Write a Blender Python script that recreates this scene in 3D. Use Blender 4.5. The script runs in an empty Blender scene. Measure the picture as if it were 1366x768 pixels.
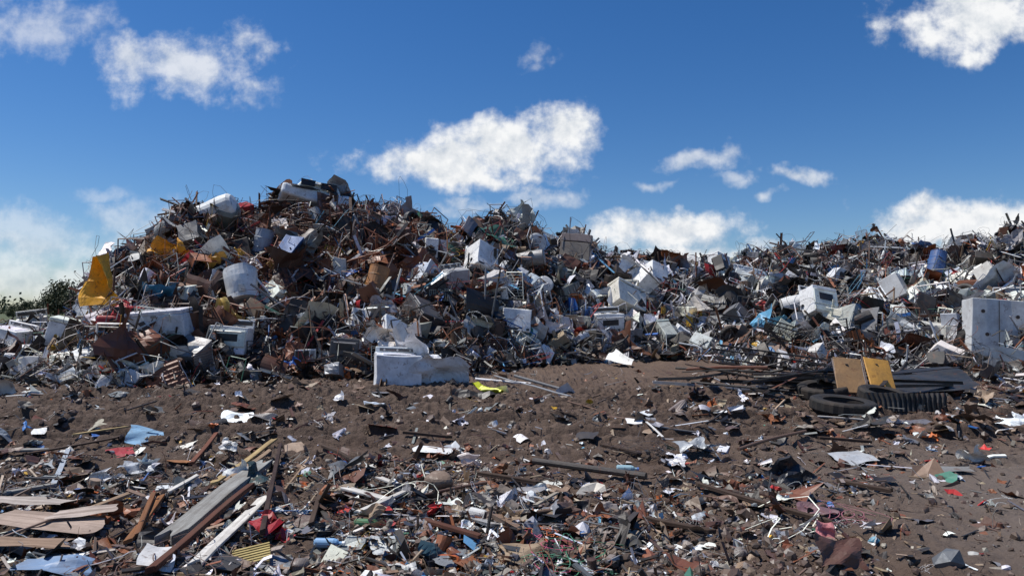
import bpy, math, random
import numpy as np
from mathutils import Matrix, Vector, Euler
R=random.Random(11); rng=np.random.default_rng(11)
EYE=1.7; F=940.0; PITCH=math.atan(28/F)

# ------------------------------------------------------------------ noise
def _h(ix,iy,s):
    n=(ix.astype(np.int64)*374761393+iy.astype(np.int64)*668265263+s*1442695041)&0x7fffffff
    n=((n^(n>>13))*1274126177)&0x7fffffff
    return ((n^(n>>16))&0xffff)/65535.0
def vn(x,y,s=0):
    x=np.asarray(x,float);y=np.asarray(y,float)
    ix=np.floor(x);iy=np.floor(y);fx=x-ix;fy=y-iy
    fx=fx*fx*fx*(fx*(fx*6-15)+10);fy=fy*fy*fy*(fy*(fy*6-15)+10)
    a=_h(ix,iy,s);b=_h(ix+1,iy,s);c=_h(ix,iy+1,s);d=_h(ix+1,iy+1,s)
    return (a+(b-a)*fx)*(1-fy)+(c+(d-c)*fx)*fy-0.5
def fbm(x,y,o=4,s=0):
    r=0;a=1
    for i in range(o):
        r=r+a*vn(x*2**i+i*17.3,y*2**i-i*9.1,s+i);a*=.5
    return r
def tri(x): return 2/math.pi*np.arcsin(np.sin(x))

# ------------------------------------------------------------------ terrain functions
px=[-500,0,60,95,125,165,200,240,290,330,370,420,460,520,570,610,650,690,730,780,830,900,940,1000,1060,1110,1170,1240,1300,1366,1900]
cy=[460,452,448,438,392,360,338,308,296,302,290,282,290,298,306,330,312,320,332,338,350,354,364,356,348,344,340,346,340,334,336]
yc=[18,20,21,22,23,24,25.5,26.5,27.5,28,28.5,29,29.3,29.7,30,30.5,31,31.5,32,33,35,38,40,42,43,44,44,43,42,41,36]
TX=np.array([(p-683)/F for p in px]); YC=np.array(yc); ZC=np.array([EYE+(412-c)/F*y for c,y in zip(cy,yc)])
bx=[-500,0,120,200,350,500,620,750,900,1000,1100,1240,1366,1900]
by=[15,16.5,15.2,15.4,17.2,17.6,18,22,23.5,21.5,19,18,16.5,14]
TB=np.array([(p-683)/F for p in bx]); YB=np.array(by)
def heap(X,Y):
    X=np.asarray(X,float);Y=np.asarray(Y,float)
    t=X/np.maximum(Y,.5)
    Yb=np.interp(t,TB,YB)+.9*fbm(X*.35,Y*.1,3,5);Yc=np.interp(t,TX,YC);Zc=np.interp(t,TX,ZC)
    s=(Y-Yb)/(Yc-Yb)
    sc=np.clip(s,0,1)
    z=Zc*(1-(1-sc)**1.75)
    z=z*np.where(s>1,np.clip(1-.35*(s-1),0,1),1)
    lump=(fbm(X*.45,Y*.45,3,3)*1.2+(fbm(X*1.2,Y*1.2,2,9))*1.15)*np.clip(s*4,0,1)*np.clip((Zc-.6)/5,.05,1)
    lump=lump*np.where(sc>.75,1-(sc-.75)*2.2,1)
    return np.where(s>0,z+lump,-.3+np.minimum(0,s))
RUTS=((9.3,.05,.27,.11),(10.7,.045,.27,.11),(12.4,.0,.3,.11),(13.9,-.02,.3,.09),(7.7,.02,.22,.04))
def rutmask(X,Y):
    r=np.zeros(np.broadcast(X,Y).shape)
    for c,sl,w,dp in RUTS:
        cc=c+sl*X+.25*np.sin(X*.35+c)
        r=np.maximum(r,np.exp(-((Y-cc)/w)**4)*np.clip(.85+1.4*vn(X*.6+c,Y*.3,77),0,1)*min(1,dp*12))
    return r
def ground(X,Y):
    X=np.asarray(X,float);Y=np.asarray(Y,float)
    fade=np.clip(1-(np.abs(Y-10)-25)/20,0,1)*np.clip(1-(np.abs(X)-30)/20,0,1)
    smooth=1/(1+np.exp(-(X-3.3+(Y-5)*.1)*2.5))*1/(1+np.exp((Y-8.2)*2))
    far=np.clip((Y-8)/4,0,1)
    rm=rutmask(X,Y)
    rough=(1-.75*smooth)*(1-.6*rm)
    g=.05*fbm(X*.35,Y*.35,3,21)+rough*(.09*fbm(X*1.6,Y*1.6,3,31)+(.07+.05*far)*np.abs(fbm(X*4.5,Y*4.5,3,41))+(.035+.025*far)*fbm(X*13,Y*13,2,51))
    for c,sl,w,dp in RUTS:
        cc=c+sl*X+.25*np.sin(X*.35+c)
        d=(Y-cc)/w
        m=np.exp(-d**4)
        brk=np.clip(.85+1.4*vn(X*.6+c,Y*.3,77),0,1)
        g=g-m*dp*brk+np.exp(-(np.abs(d)-1.35)**2*6)*dp*.8*brk
        g=g+m*brk*.05*min(1,dp*12)*tri((X+np.abs(Y-cc)*.6)*2*math.pi/.28)
    for o in (0,.55):
        d=(Y-(3.4+.45*X+o))/.14
        g=g-np.exp(-d**4)*.02*smooth
    return g*fade
def surf(X,Y): return np.maximum(heap(X,Y),ground(X,Y))
_K=np.concatenate([np.arange(2.5,12,.06),np.arange(12,60,.12)])
def spot(a,b):
    """world point where the camera ray through image pixel (a,b) meets the site surface"""
    x=(a-683)/F;u=(384-b)/F;c,s=math.cos(PITCH),math.sin(PITCH)
    d=np.array([x,c-u*s,s+u*c])
    k=_K
    X=d[0]*k;Y=d[1]*k;Z=EYE+d[2]*k
    h=surf(X,Y);i=np.argmax(Z<=h)
    if not (Z<=h).any():
        i=int(np.argmin(np.where((Y>8)&(Y<46),Z-h,99)))
    return np.array([X[i],Y[i],h[i]])

# ------------------------------------------------------------------ materials
def nt(m):
    m.use_nodes=True;t=m.node_tree;t.nodes.clear();return t,t.nodes,t.links
def ramp(N,L,src,p0,p1,c0=(0,0,0,1),c1=(1,1,1,1)):
    r=N.new('ShaderNodeValToRGB');r.color_ramp.elements[0].position=p0;r.color_ramp.elements[1].position=p1
    r.color_ramp.elements[0].color=c0;r.color_ramp.elements[1].color=c1;L.new(src,r.inputs[0]);return r.outputs[0]
def mixc(N,L,f,a,b,bt='MIX'):
    m=N.new('ShaderNodeMix');m.data_type='RGBA';m.blend_type=bt
    for s,v in ((m.inputs[0],f),(m.inputs[6],a),(m.inputs[7],b)):
        if hasattr(v,'links'): L.new(v,s)
        else: s.default_value=v
    return m.outputs[2]
def noise(N,L,vec,sc,det=6,rough=.6,dist=0):
    n=N.new('ShaderNodeTexNoise');n.inputs['Scale'].default_value=sc;n.inputs['Detail'].default_value=det
    n.inputs['Roughness'].default_value=rough;n.inputs['Distortion'].default_value=dist
    if vec is not None:L.new(vec,n.inputs['Vector'])
    return n.outputs['Fac']
def math_(N,L,op,a,b=None,clamp=False):
    m=N.new('ShaderNodeMath');m.operation=op;m.use_clamp=clamp
    for i,v in enumerate((a,b)):
        if v is None: continue
        if hasattr(v,'links'): L.new(v,m.inputs[i])
        else: m.inputs[i].default_value=v
    return m.outputs[0]
def mat_attr(name,dirt,rust,r0,r1,stretch=None,bump=.15,bs=30,spec=.5,fine=.3):
    m=bpy.data.materials.new(name);t,N,L=nt(m)
    tc=N.new('ShaderNodeTexCoord');oi=N.new('ShaderNodeObjectInfo')
    add=N.new('ShaderNodeVectorMath');add.operation='ADD'
    sc=N.new('ShaderNodeVectorMath');sc.operation='SCALE';sc.inputs['Scale'].default_value=40
    cmb=N.new('ShaderNodeCombineXYZ');L.new(oi.outputs['Random'],cmb.inputs[0]);L.new(oi.outputs['Random'],cmb.inputs[1])
    L.new(cmb.outputs[0],sc.inputs[0]);L.new(tc.outputs['Object'],add.inputs[0]);L.new(sc.outputs[0],add.inputs[1])
    v=add.outputs[0]
    at=N.new('ShaderNodeAttribute');at.attribute_name='col'
    col=at.outputs['Color']
    if stretch:
        mp=N.new('ShaderNodeMapping');mp.inputs['Scale'].default_value=stretch;L.new(v,mp.inputs[0])
        g=noise(N,L,mp.outputs[0],1,6,.7,.4)
        col=mixc(N,L,ramp(N,L,g,.35,.7),col,(.45,.42,.4,1),'MULTIPLY')
        bn=g
    else:
        bn=noise(N,L,v,bs,2,.65)
        col=mixc(N,L,fine,col,ramp(N,L,bn,.3,.7,(.5,.47,.45,1),(1,1,1,1)),'MULTIPLY')
    d=noise(N,L,v,3.1,5,.72)
    d2=math_(N,L,'MULTIPLY',ramp(N,L,d,.42,.72),dirt)
    col=mixc(N,L,d2,col,(.09,.064,.047,1))
    if rust>0:
        r=noise(N,L,v,8,4,.72)
        rf=math_(N,L,'MULTIPLY',ramp(N,L,r,.59,.65),rust)
        col=mixc(N,L,rf,col,(.12,.042,.018,1))
    else: rf=d2
    b=N.new('ShaderNodeBsdfPrincipled');o=N.new('ShaderNodeOutputMaterial')
    b.inputs['Specular IOR Level'].default_value=spec
    L.new(col,b.inputs['Base Color'])
    met=math_(N,L,'MULTIPLY',at.outputs['Alpha'],math_(N,L,'SUBTRACT',1,math_(N,L,'MAXIMUM',rf,d2)))
    L.new(met,b.inputs['Metallic'])
    mr=N.new('ShaderNodeMapRange');mr.inputs[3].default_value=r0;mr.inputs[4].default_value=r1;L.new(d,mr.inputs[0]);L.new(mr.outputs[0],b.inputs['Roughness'])
    bp=N.new('ShaderNodeBump');bp.inputs['Strength'].default_value=bump;bp.inputs['Distance'].default_value=.02;L.new(bn,bp.inputs['Height']);L.new(bp.outputs[0],b.inputs['Normal'])
    L.new(b.outputs[0],o.inputs[0]);return m
M_scrap=mat_attr('scrap_metal_mixed',.42,.4,.3,.75)
M_paint=mat_attr('dirty_enamel',.42,.5,.3,.65,bump=.06,bs=14,fine=.1)
M_wood=mat_attr('weathered_wood',.45,.0,.75,.95,stretch=(1.2,22,22),bump=.5,spec=.2)
M_rubber=mat_attr('rubber',.5,.0,.6,.9,spec=.3)
MATS=[M_scrap,M_paint,M_wood,M_rubber]

# ------------------------------------------------------------------ mesh accumulator
class Acc:
    def __init__(s): s.V=[];s.Q=[];s.T=[];s.C=[];s.n=0;s.qm=[];s.tm=[]
    def add(s,t,M=None,loc=(0,0,0),col=(.5,.5,.5,0),mat=0):
        v,q,tr=t
        if M is not None: v=v@np.asarray(M).T
        v=v+np.asarray(loc)
        s.V.append(v);c=np.empty((len(v),4));c[:]=col;s.C.append(c)
        if len(q): s.Q.append(q+s.n);s.qm.append(np.full(len(q),mat))
        if len(tr): s.T.append(tr+s.n);s.tm.append(np.full(len(tr),mat))
        s.n+=len(v);return s
    def mesh(s,name,mats=None):
        V=np.concatenate(s.V);C=np.concatenate(s.C)
        Q=np.concatenate(s.Q) if s.Q else np.zeros((0,4),int);T=np.concatenate(s.T) if s.T else np.zeros((0,3),int)
        me=bpy.data.meshes.new(name)
        me.vertices.add(len(V));me.vertices.foreach_set('co',V.astype(np.float32).ravel())
        li=np.concatenate([Q.ravel(),T.ravel()]).astype(np.int32)
        me.loops.add(len(li));me.loops.foreach_set('vertex_index',li)
        ls=np.concatenate([np.arange(len(Q))*4,len(Q)*4+np.arange(len(T))*3]).astype(np.int32)
        me.polygons.add(len(ls));me.polygons.foreach_set('loop_start',ls)
        mi=np.concatenate([np.concatenate(s.qm) if s.qm else np.zeros(0),np.concatenate(s.tm) if s.tm else np.zeros(0)]).astype(np.int32)
        me.polygons.foreach_set('material_index',mi)
        me.update(calc_edges=True)
        a=me.color_attributes.new('col','FLOAT_COLOR','POINT');a.data.foreach_set('color',C.astype(np.float32).ravel())
        for m in (mats or MATS): me.materials.append(m)
        me.shade_flat()
        return me
def obj(name,acc,M=None,mats=None):
    o=bpy.data.objects.new(name,acc.mesh(name,mats));bpy.context.scene.collection.objects.link(o)
    if M is not None:o.matrix_world=M
    return o
E3=np.zeros((0,3),int);E4=np.zeros((0,4),int)
# ------------------------------------------------------------------ templates
def rot(a=None,b=None,c=None):
    if a is None: a,b,c=[R.uniform(0,6.283) for _ in range(3)]
    ca,sa,cb,sb,cc,s_=math.cos(a),math.sin(a),math.cos(b),math.sin(b),math.cos(c),math.sin(c)
    return np.array([[cb*cc,sa*sb*cc-ca*s_,ca*sb*cc+sa*s_],[cb*s_,sa*sb*s_+ca*cc,ca*sb*s_-sa*cc],[-sb,sa*cb,ca*cb]])
def box8(w,d,h,j=0,taper=1):
    v=np.array([[x,y,z] for z in(-.5,.5) for x,y in((-.5,-.5),(.5,-.5),(.5,.5),(-.5,.5))],float)
    v[4:,:2]*=taper
    v*=[w,d,h]
    if j: v+=rng.normal(0,j,(8,3))*[w,d,h]
    return v,np.array([[3,2,1,0],[4,5,6,7],[0,1,5,4],[1,2,6,5],[2,3,7,6],[3,0,4,7]]),E3
def grid(n,m):
    i=np.arange(n-1)[:,None]*m+np.arange(m-1)[None]
    return np.stack([i,i+1,i+1+m,i+m],-1).reshape(-1,4)
def dentf(p,amp,freq,k=4,rs=None):
    rs=rs or rng
    for _ in range(k):
        d=rs.normal(0,1,3);d/=np.linalg.norm(d);n=rs.normal(0,1,3);n/=np.linalg.norm(n)
        p=p+n*amp*tri(p@d*freq*rs.uniform(.6,1.6)+rs.uniform(0,6))[:,None]
    return p
def rbox(w,d,h,b=.02,n=4,dent=0,shear=0):
    D=np.array([w,d,h])/2
    def co(L): return np.concatenate([[-L,-L+b*.4],np.linspace(-L+b,L-b,n),[L-b*.4,L]])
    cs=[co(D[0]),co(D[1]),co(D[2])];V=[];Q=[];o=0
    for ax in range(3):
        u,v=(ax+1)%3,(ax+2)%3
        for sg in(-1,1):
            A,B=np.meshgrid(cs[u],cs[v],indexing='ij')
            P=np.zeros((A.size,3));P[:,u]=A.ravel();P[:,v]=B.ravel();P[:,ax]=sg*D[ax]
            q=grid(len(cs[u]),len(cs[v]))
            if sg<0:q=q[:,::-1]
            V.append(P);Q.append(q+o);o+=len(P)
    P=np.concatenate(V);I=np.clip(P,-(D-b),D-b);dv=P-I;nn=np.linalg.norm(dv,axis=1,keepdims=True)
    P=I+dv/np.maximum(nn,1e-9)*b
    if dent: P=dentf(P,dent,5/max(w,d,h),5)
    if shear:
        P[:,0]+=shear*P[:,2];P[:,1]+=shear*.5*P[:,2]
    return P,np.concatenate(Q),E3
def sheet(n=7,m=7,cr=.05,folds=2,warp=.25,fa=1.2,corr=0):
    u,v=np.meshgrid(np.linspace(-.5,.5,n),np.linspace(-.5,.5,m),indexing='ij')
    P=np.stack([u.ravel(),v.ravel(),np.zeros(u.size)],1)
    if corr: P[:,2]+=.018*np.sin(P[:,0]*corr*6.283)
    if warp:
        a,b,c,d=rng.uniform(0,6,4)
        P[:,0]*=1+warp*np.sin(P[:,1]*5+a);P[:,1]*=1+warp*np.sin(P[:,0]*6+b)
        P[:,0]+=warp*.5*P[:,1]*rng.normal()
        P[:,:2]+=rng.normal(0,.03*warp,(len(P),2))
    for _ in range(4):
        d=rng.normal(0,1,2);d/=np.linalg.norm(d)
        P[:,2]+=cr*tri(P[:,:2]@d*rng.uniform(5,14)+rng.uniform(0,6))
    for _ in range(folds):
        d=np.append(rng.normal(0,1,2),0);d/=np.linalg.norm(d);ax=np.cross(d,[0,0,1])
        o=d*rng.uniform(-.25,.25);a=rng.uniform(.3,fa)*rng.choice([-1,1])
        s=(P-o)@d;k=s>0
        M=np.array(Matrix.Rotation(a,3,Vector(ax)));P[k]=(P[k]-o)@M.T+o
    return P,grid(n,m),E3
def curl():
    """curved panel: fender, duct, tank skin"""
    n=11;m=5;ar=rng.uniform(.7,3.6);r=1/ar
    u,v=np.meshgrid(np.linspace(-.5,.5,n),np.linspace(-.5,.5,m),indexing='ij');u=u.ravel();v=v.ravel()
    w=rng.uniform(.35,1);rr=r*(1+.3*v*rng.normal())
    P=np.stack([rr*np.sin(u*ar),v*w+.1*u*rng.normal(),rr*np.cos(u*ar)-r],1)
    return dentf(P,.02,8,4),grid(n,m),E3
def sweep(P,prof,closed=True,cap=True):
    P=np.asarray(P,float);k=len(P);m=len(prof)
    T=np.gradient(P,axis=0);T/=np.linalg.norm(T,axis=1,keepdims=True)+1e-9
    up=np.array([.13,.21,.97]) if abs(T[0][2])<.9 else np.array([.97,.1,.2])
    nrm=np.cross(T[0],up);V=[]
    for i in range(k):
        nrm=nrm-T[i]*(nrm@T[i]);nrm/=np.linalg.norm(nrm)+1e-9
        b=np.cross(T[i],nrm);V.append(P[i]+prof[:,:1]*nrm+prof[:,1:2]*b)
    V=np.concatenate(V);Q=grid(k,m)
    if closed:
        i=np.arange(k-1)*m;Q=np.concatenate([Q,np.stack([i+m-1,i,i+m,i+2*m-1],-1)])
    Tt=E3
    if closed and cap:
        V=np.concatenate([V,P[:1],P[-1:]]);n0=k*m
        j=np.arange(m);jn=(j+1)%m
        Tt=np.concatenate([np.stack([jn,j,np.full(m,n0)],-1),np.stack([j+(k-1)*m,jn+(k-1)*m,np.full(m,n0+1)],-1)])
    return V,Q,Tt
def circ(r,n=6):
    a=np.arange(n)*2*math.pi/n;return np.stack([np.cos(a)*r,np.sin(a)*r],-1)
def tube(P,r,n=6): return sweep(P,circ(r,n))
def bentline(L,bends=2,amp=.5,k=8,curve=False):
    P=[np.zeros(3)];d=np.array([1.,0,0]);bi=set(R.sample(range(1,k),min(bends,k-1)))
    for i in range(k):
        if i in bi:
            d=d+rng.normal(0,amp,3);d/=np.linalg.norm(d)
        elif curve: d=d+rng.normal(0,.12,3);d/=np.linalg.norm(d)
        P.append(P[-1]+d*L/k)
    P=np.array(P);return P-P.mean(0)
def merge(ts):
    V=[];Q=[];T=[];n=0
    for v,q,t in ts:
        V.append(v);
        if len(q):Q.append(q+n)
        if len(t):T.append(t+n)
        n+=len(v)
    return np.concatenate(V),(np.concatenate(Q) if Q else E4),(np.concatenate(T) if T else E3)
def cyl(r,h,n=14,k=3,dent=0,ribs=False,dome=0):
    zs=list(np.linspace(-h/2,h/2,k+1));rs=[r]*(k+1)
    if ribs:
        zs=[];rs=[]
        for z,rr in((-.5,1.03),(-.48,1.03),(-.47,1),(-.19,1),(-.17,1.035),(-.15,1),(.15,1),(.17,1.035),(.19,1),(.47,1),(.48,1.03),(.5,1.03),(.5,.96),(.47,.95)): zs.append(z*h);rs.append(rr*r)
        zs=[-.47*h]+zs;rs=[.95*r]+rs
    if dome:
        zs=[-h/2-dome,-h/2-dome*.7]+zs+[h/2+dome*.7,h/2+dome];rs=[.35*r,.8*r]+rs+[.8*r,.35*r]
    V=[];a=np.arange(n)*2*math.pi/n
    for z,rr in zip(zs,rs): V.append(np.stack([np.cos(a)*rr,np.sin(a)*rr,np.full(n,z)],-1))
    K=len(zs);V=np.concatenate(V);Q=grid(K,n);i=np.arange(K-1)*n;Q=np.concatenate([Q,np.stack([i+n-1,i,i+n,i+2*n-1],-1)])
    V=np.concatenate([V,[[0,0,zs[0]],[0,0,zs[-1]]]]);j=np.arange(n);jn=(j+1)%n;n0=K*n
    T=np.concatenate([np.stack([jn,j,np.full(n,n0)],-1),np.stack([j+(K-1)*n,jn+(K-1)*n,np.full(n,n0+1)],-1)])
    if dent:V=dentf(V,dent,6/max(r,h),5)
    return V,Q,T
def ring(Rr,r,n=20,m=5,sq=1):
    a=np.linspace(0,2*math.pi,n+1);b=np.arange(m)*2*math.pi/m
    V=[];
    for x in a[:-1]:
        rr=Rr+r*np.cos(b);V.append(np.stack([rr*math.cos(x),rr*math.sin(x),sq*r*np.sin(b)],-1))
    V=np.concatenate(V);i=np.arange(n)[:,None]*m;j=np.arange(m)[None];i2=((np.arange(n)+1)%n)[:,None]*m;j2=(j+1)%m
    return V,np.stack([i+j,i2+j,i2+j2,i+j2],-1).reshape(-1,4),E3
def tyre_t(Ro=.33,w=.2,n=44):
    prof=[(.60,.40),(.72,.5),(.90,.5),(.97,.42),(1,.30),(1,-.30),(.97,-.42),(.90,-.5),(.72,-.5),(.60,-.40),(.62,-.3),(.62,.3)]
    m=len(prof);V=[]
    for i in range(n):
        a=i*2*math.pi/n
        for k,(r,z) in enumerate(prof):
            rr=r*Ro*(1-(.025 if (i%2 and 2<k<7) else 0));V.append((rr*math.cos(a),rr*math.sin(a),z*w))
    V=np.array(V);i=np.arange(n)[:,None]*m;j=np.arange(m)[None];i2=((np.arange(n)+1)%n)[:,None]*m;j2=(j+1)%m
    return V,np.stack([i+j,i2+j,i2+j2,i+j2],-1).reshape(-1,4),E3
def tangle(k=40,size=.5,r=.008,n=3):
    a=rng.normal(0,1,(5,3));ph=rng.uniform(0,6,(5,3));t=np.linspace(0,6.283,k)
    P=sum(a[i]*np.sin(t[:,None]*(i+1)*1.3+ph[i])/(1+.4*i) for i in range(5));P*=size/2.2
    return tube(P,r,n)
def frame_t(w,h,r=.015,bars=0,n=4):
    c=[(-w/2,-h/2),(w/2,-h/2),(w/2,h/2),(-w/2,h/2)];ts=[]
    for i in range(4):
        a,b=c[i],c[(i+1)%4];ts.append(tube([(a[0],a[1],0),(b[0],b[1],0)],r,n))
    for i in range(bars):
        x=-w/2+w*(i+1)/(bars+1);ts.append(tube([(x,-h/2,0),(x,h/2,0)],r*.5,3))
    v,q,t=merge(ts);v=dentf(v,.03,4,3);return v,q,t
def helix(r,h,turns,wr):
    t=np.linspace(0,1,turns*8);return tube(np.stack([r*np.cos(t*turns*6.283),r*np.sin(t*turns*6.283),h*t-h/2],-1),wr,3)
_ph=(1+5**.5)/2
ICO=np.array([(-1,_ph,0),(1,_ph,0),(-1,-_ph,0),(1,-_ph,0),(0,-1,_ph),(0,1,_ph),(0,-1,-_ph),(0,1,-_ph),(_ph,0,-1),(_ph,0,1),(-_ph,0,-1),(-_ph,0,1)],float)/1.9
ICT=np.array([(0,11,5),(0,5,1),(0,1,7),(0,7,10),(0,10,11),(1,5,9),(5,11,4),(11,10,2),(10,7,6),(7,1,8),(3,9,4),(3,4,2),(3,2,6),(3,6,8),(3,8,9),(4,9,5),(2,4,11),(6,2,10),(8,6,7),(9,8,1)])
def chunk(j=.2): return (ICO*rng.uniform(.5,1,3)+rng.normal(0,j*.4,(12,3)))*.5,E4,ICT
def shell():
    """open torn box: some sides missing, bent"""
    v,q,t=rbox(1,R.uniform(.6,1),R.uniform(.4,.9),.02,4,.06,R.uniform(-.35,.35))
    f=len(q)//6;drop=R.sample(range(6),R.choice([1,2]));q=np.concatenate([q[i*f:(i+1)*f] for i in range(6) if i not in drop]) if len(q)==f*6 else q
    return v,q,t
Lp=np.array([(0,0),(.05,0),(.05,.005),(.005,.005),(.005,.05),(0,.05)])-.02
Up=np.array([(-.04,.04),(-.04,0),(.04,0),(.04,.04),(.034,.04),(.034,.006),(-.034,.006),(-.034,.04)])
LIB={
 'sheet':[sheet(7,7,.035,R.choice([1,2,3]),.25,1.4) for _ in range(50)],
 'flat':[sheet(5,5,.012,R.choice([0,1,1]),.1,.8) for _ in range(30)],
 'crump':[sheet(10,10,.07,3,.35,1.8) for _ in range(30)],
 'corr':[sheet(29,4,.01,R.choice([0,1]),.05,.6,corr=7) for _ in range(8)],
 'curl':[curl() for _ in range(40)],
 'shell':[shell() for _ in range(30)],
 'tube':[tube(bentline(1,R.choice([0,0,1,2,3]),.55,7),1*R.uniform(.011,.026),6) for _ in range(50)],
 'strip':[sweep(bentline(1,R.choice([0,1,2]),.35,5),np.array([(-.03,-.004),(.03,-.004),(.03,.004),(-.03,.004)])*R.uniform(.6,1.6)) for _ in range(30)],
 'prof':[sweep(bentline(1,R.choice([0,1,1]),.2,4),p*R.uniform(.8,1.4)) for p in (Lp,Up)*12],
 'rod':[tube(bentline(1,R.choice([0,1,2,4]),.4,9,True),R.uniform(.005,.011),4) for _ in range(40)],
 'tangle':[tangle(R.choice([40,70]),1,R.uniform(.006,.012)) for _ in range(14)],
 'frame':[frame_t(1,R.uniform(.4,1),R.uniform(.012,.022),R.choice([0,2,3])) for _ in range(14)],
 'rack':[frame_t(1,.6,.012,R.choice([12,18])) for _ in range(6)],
 'box':[box8(1,R.uniform(.3,1),R.uniform(.1,.6),.09) for _ in range(40)],
 'dbox':[rbox(1,R.uniform(.5,1),R.uniform(.3,.9),.03,4,.05,R.uniform(-.25,.25)) for _ in range(24)],
 'cyl':[cyl(R.uniform(.15,.4),1,12,4,.03) for _ in range(14)],
 'chunk':[chunk() for _ in range(40)],
 'wheel':[merge([ring(.5,.03,20,5),ring(.06,.05,8,4)]+[tube([(0,0,0),(.5*math.cos(a),.5*math.sin(a),0)],.006,3) for a in np.arange(12)*.5236]) for _ in range(2)],
 'tyre':[tyre_t(.5,.3,28)],
 'helix':[helix(.15,.8,8,.012) for _ in range(2)],
 'fin':[merge([box8(.012,.5,.6) for _ in range(1)] + [(lambda b,i:(b[0]+[i*.045-.45,0,0],b[1],b[2]))(box8(.008,.5,.6),i) for i in range(21)]) for _ in range(1)],
 'plank':[box8(1,R.uniform(.06,.14),.02,.01) for _ in range(20)],
 'splint':[box8(1,R.uniform(.03,.12),R.uniform(.02,.05),.02) for _ in range(30)],
 'chip':[sheet(3,3,.06,1,.3,.9) for _ in range(40)],
}
def jit(c,a=.25):
    k=1+R.uniform(-a,a);return (c[0]*k,c[1]*k*(1+R.uniform(-.06,.06)),c[2]*k*(1+R.uniform(-.08,.08)),c[3])
PAL={'dark':[(.018,.018,.02,0),(.03,.028,.027,.3),(.04,.036,.032,0),(.012,.012,.014,0)],
 'rust':[(.17,.055,.024,0),(.11,.04,.021,0),(.21,.07,.03,0),(.07,.032,.022,0),(.28,.095,.035,0)],
 'grey':[(.25,.26,.27,.5),(.4,.41,.42,.6),(.15,.16,.17,.4),(.5,.51,.52,.4),(.3,.3,.29,0)],
 'white':[(.86,.86,.84,0),(.78,.79,.78,0),(.8,.77,.68,0),(.66,.71,.77,0),(.88,.88,.88,0)],
 'wood':[(.26,.175,.11,0),(.18,.115,.075,0),(.36,.27,.18,0),(.12,.075,.052,0),(.29,.25,.2,0)],
 'tint':[(.5,.025,.02,0),(.03,.14,.42,0),(.65,.38,.03,0),(.05,.18,.12,0),(.12,.36,.55,0),(.5,.12,.02,0),(.4,.02,.025,0),(.08,.22,.45,0)]}
def pick(w):
    ks=list(w);return jit(R.choice(PAL[R.choices(ks,[w[k] for k in ks])[0]]))

# ------------------------------------------------------------------ ground sheet
def axis(a,b,st,far,g=1.12):
    c=list(np.arange(a,b,st));s=st;x=c[-1]
    while x<far: s*=g;x+=s;c.append(x)
    s=st;x=c[0];pre=[]
    while x>-far: s*=g;x-=s;pre.append(x)
    return np.array(pre[::-1]+c)
gx=axis(-8.5,8.5,.028,4000);gy=axis(3.6,14.8,.03,4000)
X,Y=np.meshgrid(gx,gy,indexing='ij');Z=ground(X,Y)
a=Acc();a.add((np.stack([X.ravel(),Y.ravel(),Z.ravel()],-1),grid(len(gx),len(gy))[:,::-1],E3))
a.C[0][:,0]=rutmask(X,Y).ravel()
mg=bpy.data.materials.new('muddy_soil');t,N,L=nt(mg)
geo=N.new('ShaderNodeNewGeometry');P=geo.outputs['Position']
c=mixc(N,L,ramp(N,L,noise(N,L,P,.8,5,.65),.35,.68),(.078,.050,.036,1),(.158,.112,.084,1))
c=mixc(N,L,ramp(N,L,noise(N,L,P,5,5,.7),.35,.65),c,(.118,.080,.059,1))
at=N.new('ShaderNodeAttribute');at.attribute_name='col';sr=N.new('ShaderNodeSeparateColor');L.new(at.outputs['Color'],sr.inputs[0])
damp_shade=math_(N,L,'MULTIPLY',sr.outputs[0],.7)  # rut colour darkened to stand in for missing shade, along with damp soil
c=mixc(N,L,damp_shade,c,(.060,.037,.026,1))
sp=noise(N,L,P,34,4,.72)
c=mixc(N,L,ramp(N,L,sp,.66,.72),c,(.29,.25,.21,1))
c=mixc(N,L,ramp(N,L,sp,.30,.37,(1,1,1,1),(0,0,0,1)),c,(.035,.023,.018,1))
sx=N.new('ShaderNodeSeparateXYZ');L.new(P,sx.inputs[0])
mk=math_(N,L,'MULTIPLY',ramp(N,L,math_(N,L,'ADD',math_(N,L,'MULTIPLY',sx.outputs[0],.1),math_(N,L,'MULTIPLY',noise(N,L,P,.9,4),.25)),.36,.54),ramp(N,L,math_(N,L,'MULTIPLY',sx.outputs[1],.1),.75,.95,(1,1,1,1),(0,0,0,1)))
c=mixc(N,L,math_(N,L,'MULTIPLY',mk,.75),c,(.18,.145,.122,1))
c=mixc(N,L,ramp(N,L,math_(N,L,'MULTIPLY',sx.outputs[1],.01),.5,.8),c,(.07,.085,.035,1))
b=N.new('ShaderNodeBsdfPrincipled');o=N.new('ShaderNodeOutputMaterial');b.inputs['Specular IOR Level'].default_value=.3
L.new(math_(N,L,'SUBTRACT',.88,math_(N,L,'MULTIPLY',sr.outputs[0],.22)),b.inputs['Roughness'])
L.new(c,b.inputs['Base Color'])
bp=N.new('ShaderNodeBump');bp.inputs['Strength'].default_value=1.0;bp.inputs['Distance'].default_value=.04
L.new(noise(N,L,P,22,6,.75),bp.inputs['Height']);L.new(bp.outputs[0],b.inputs['Normal']);L.new(b.outputs[0],o.inputs[0])
g=obj('ground',a,mats=[mg])

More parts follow.
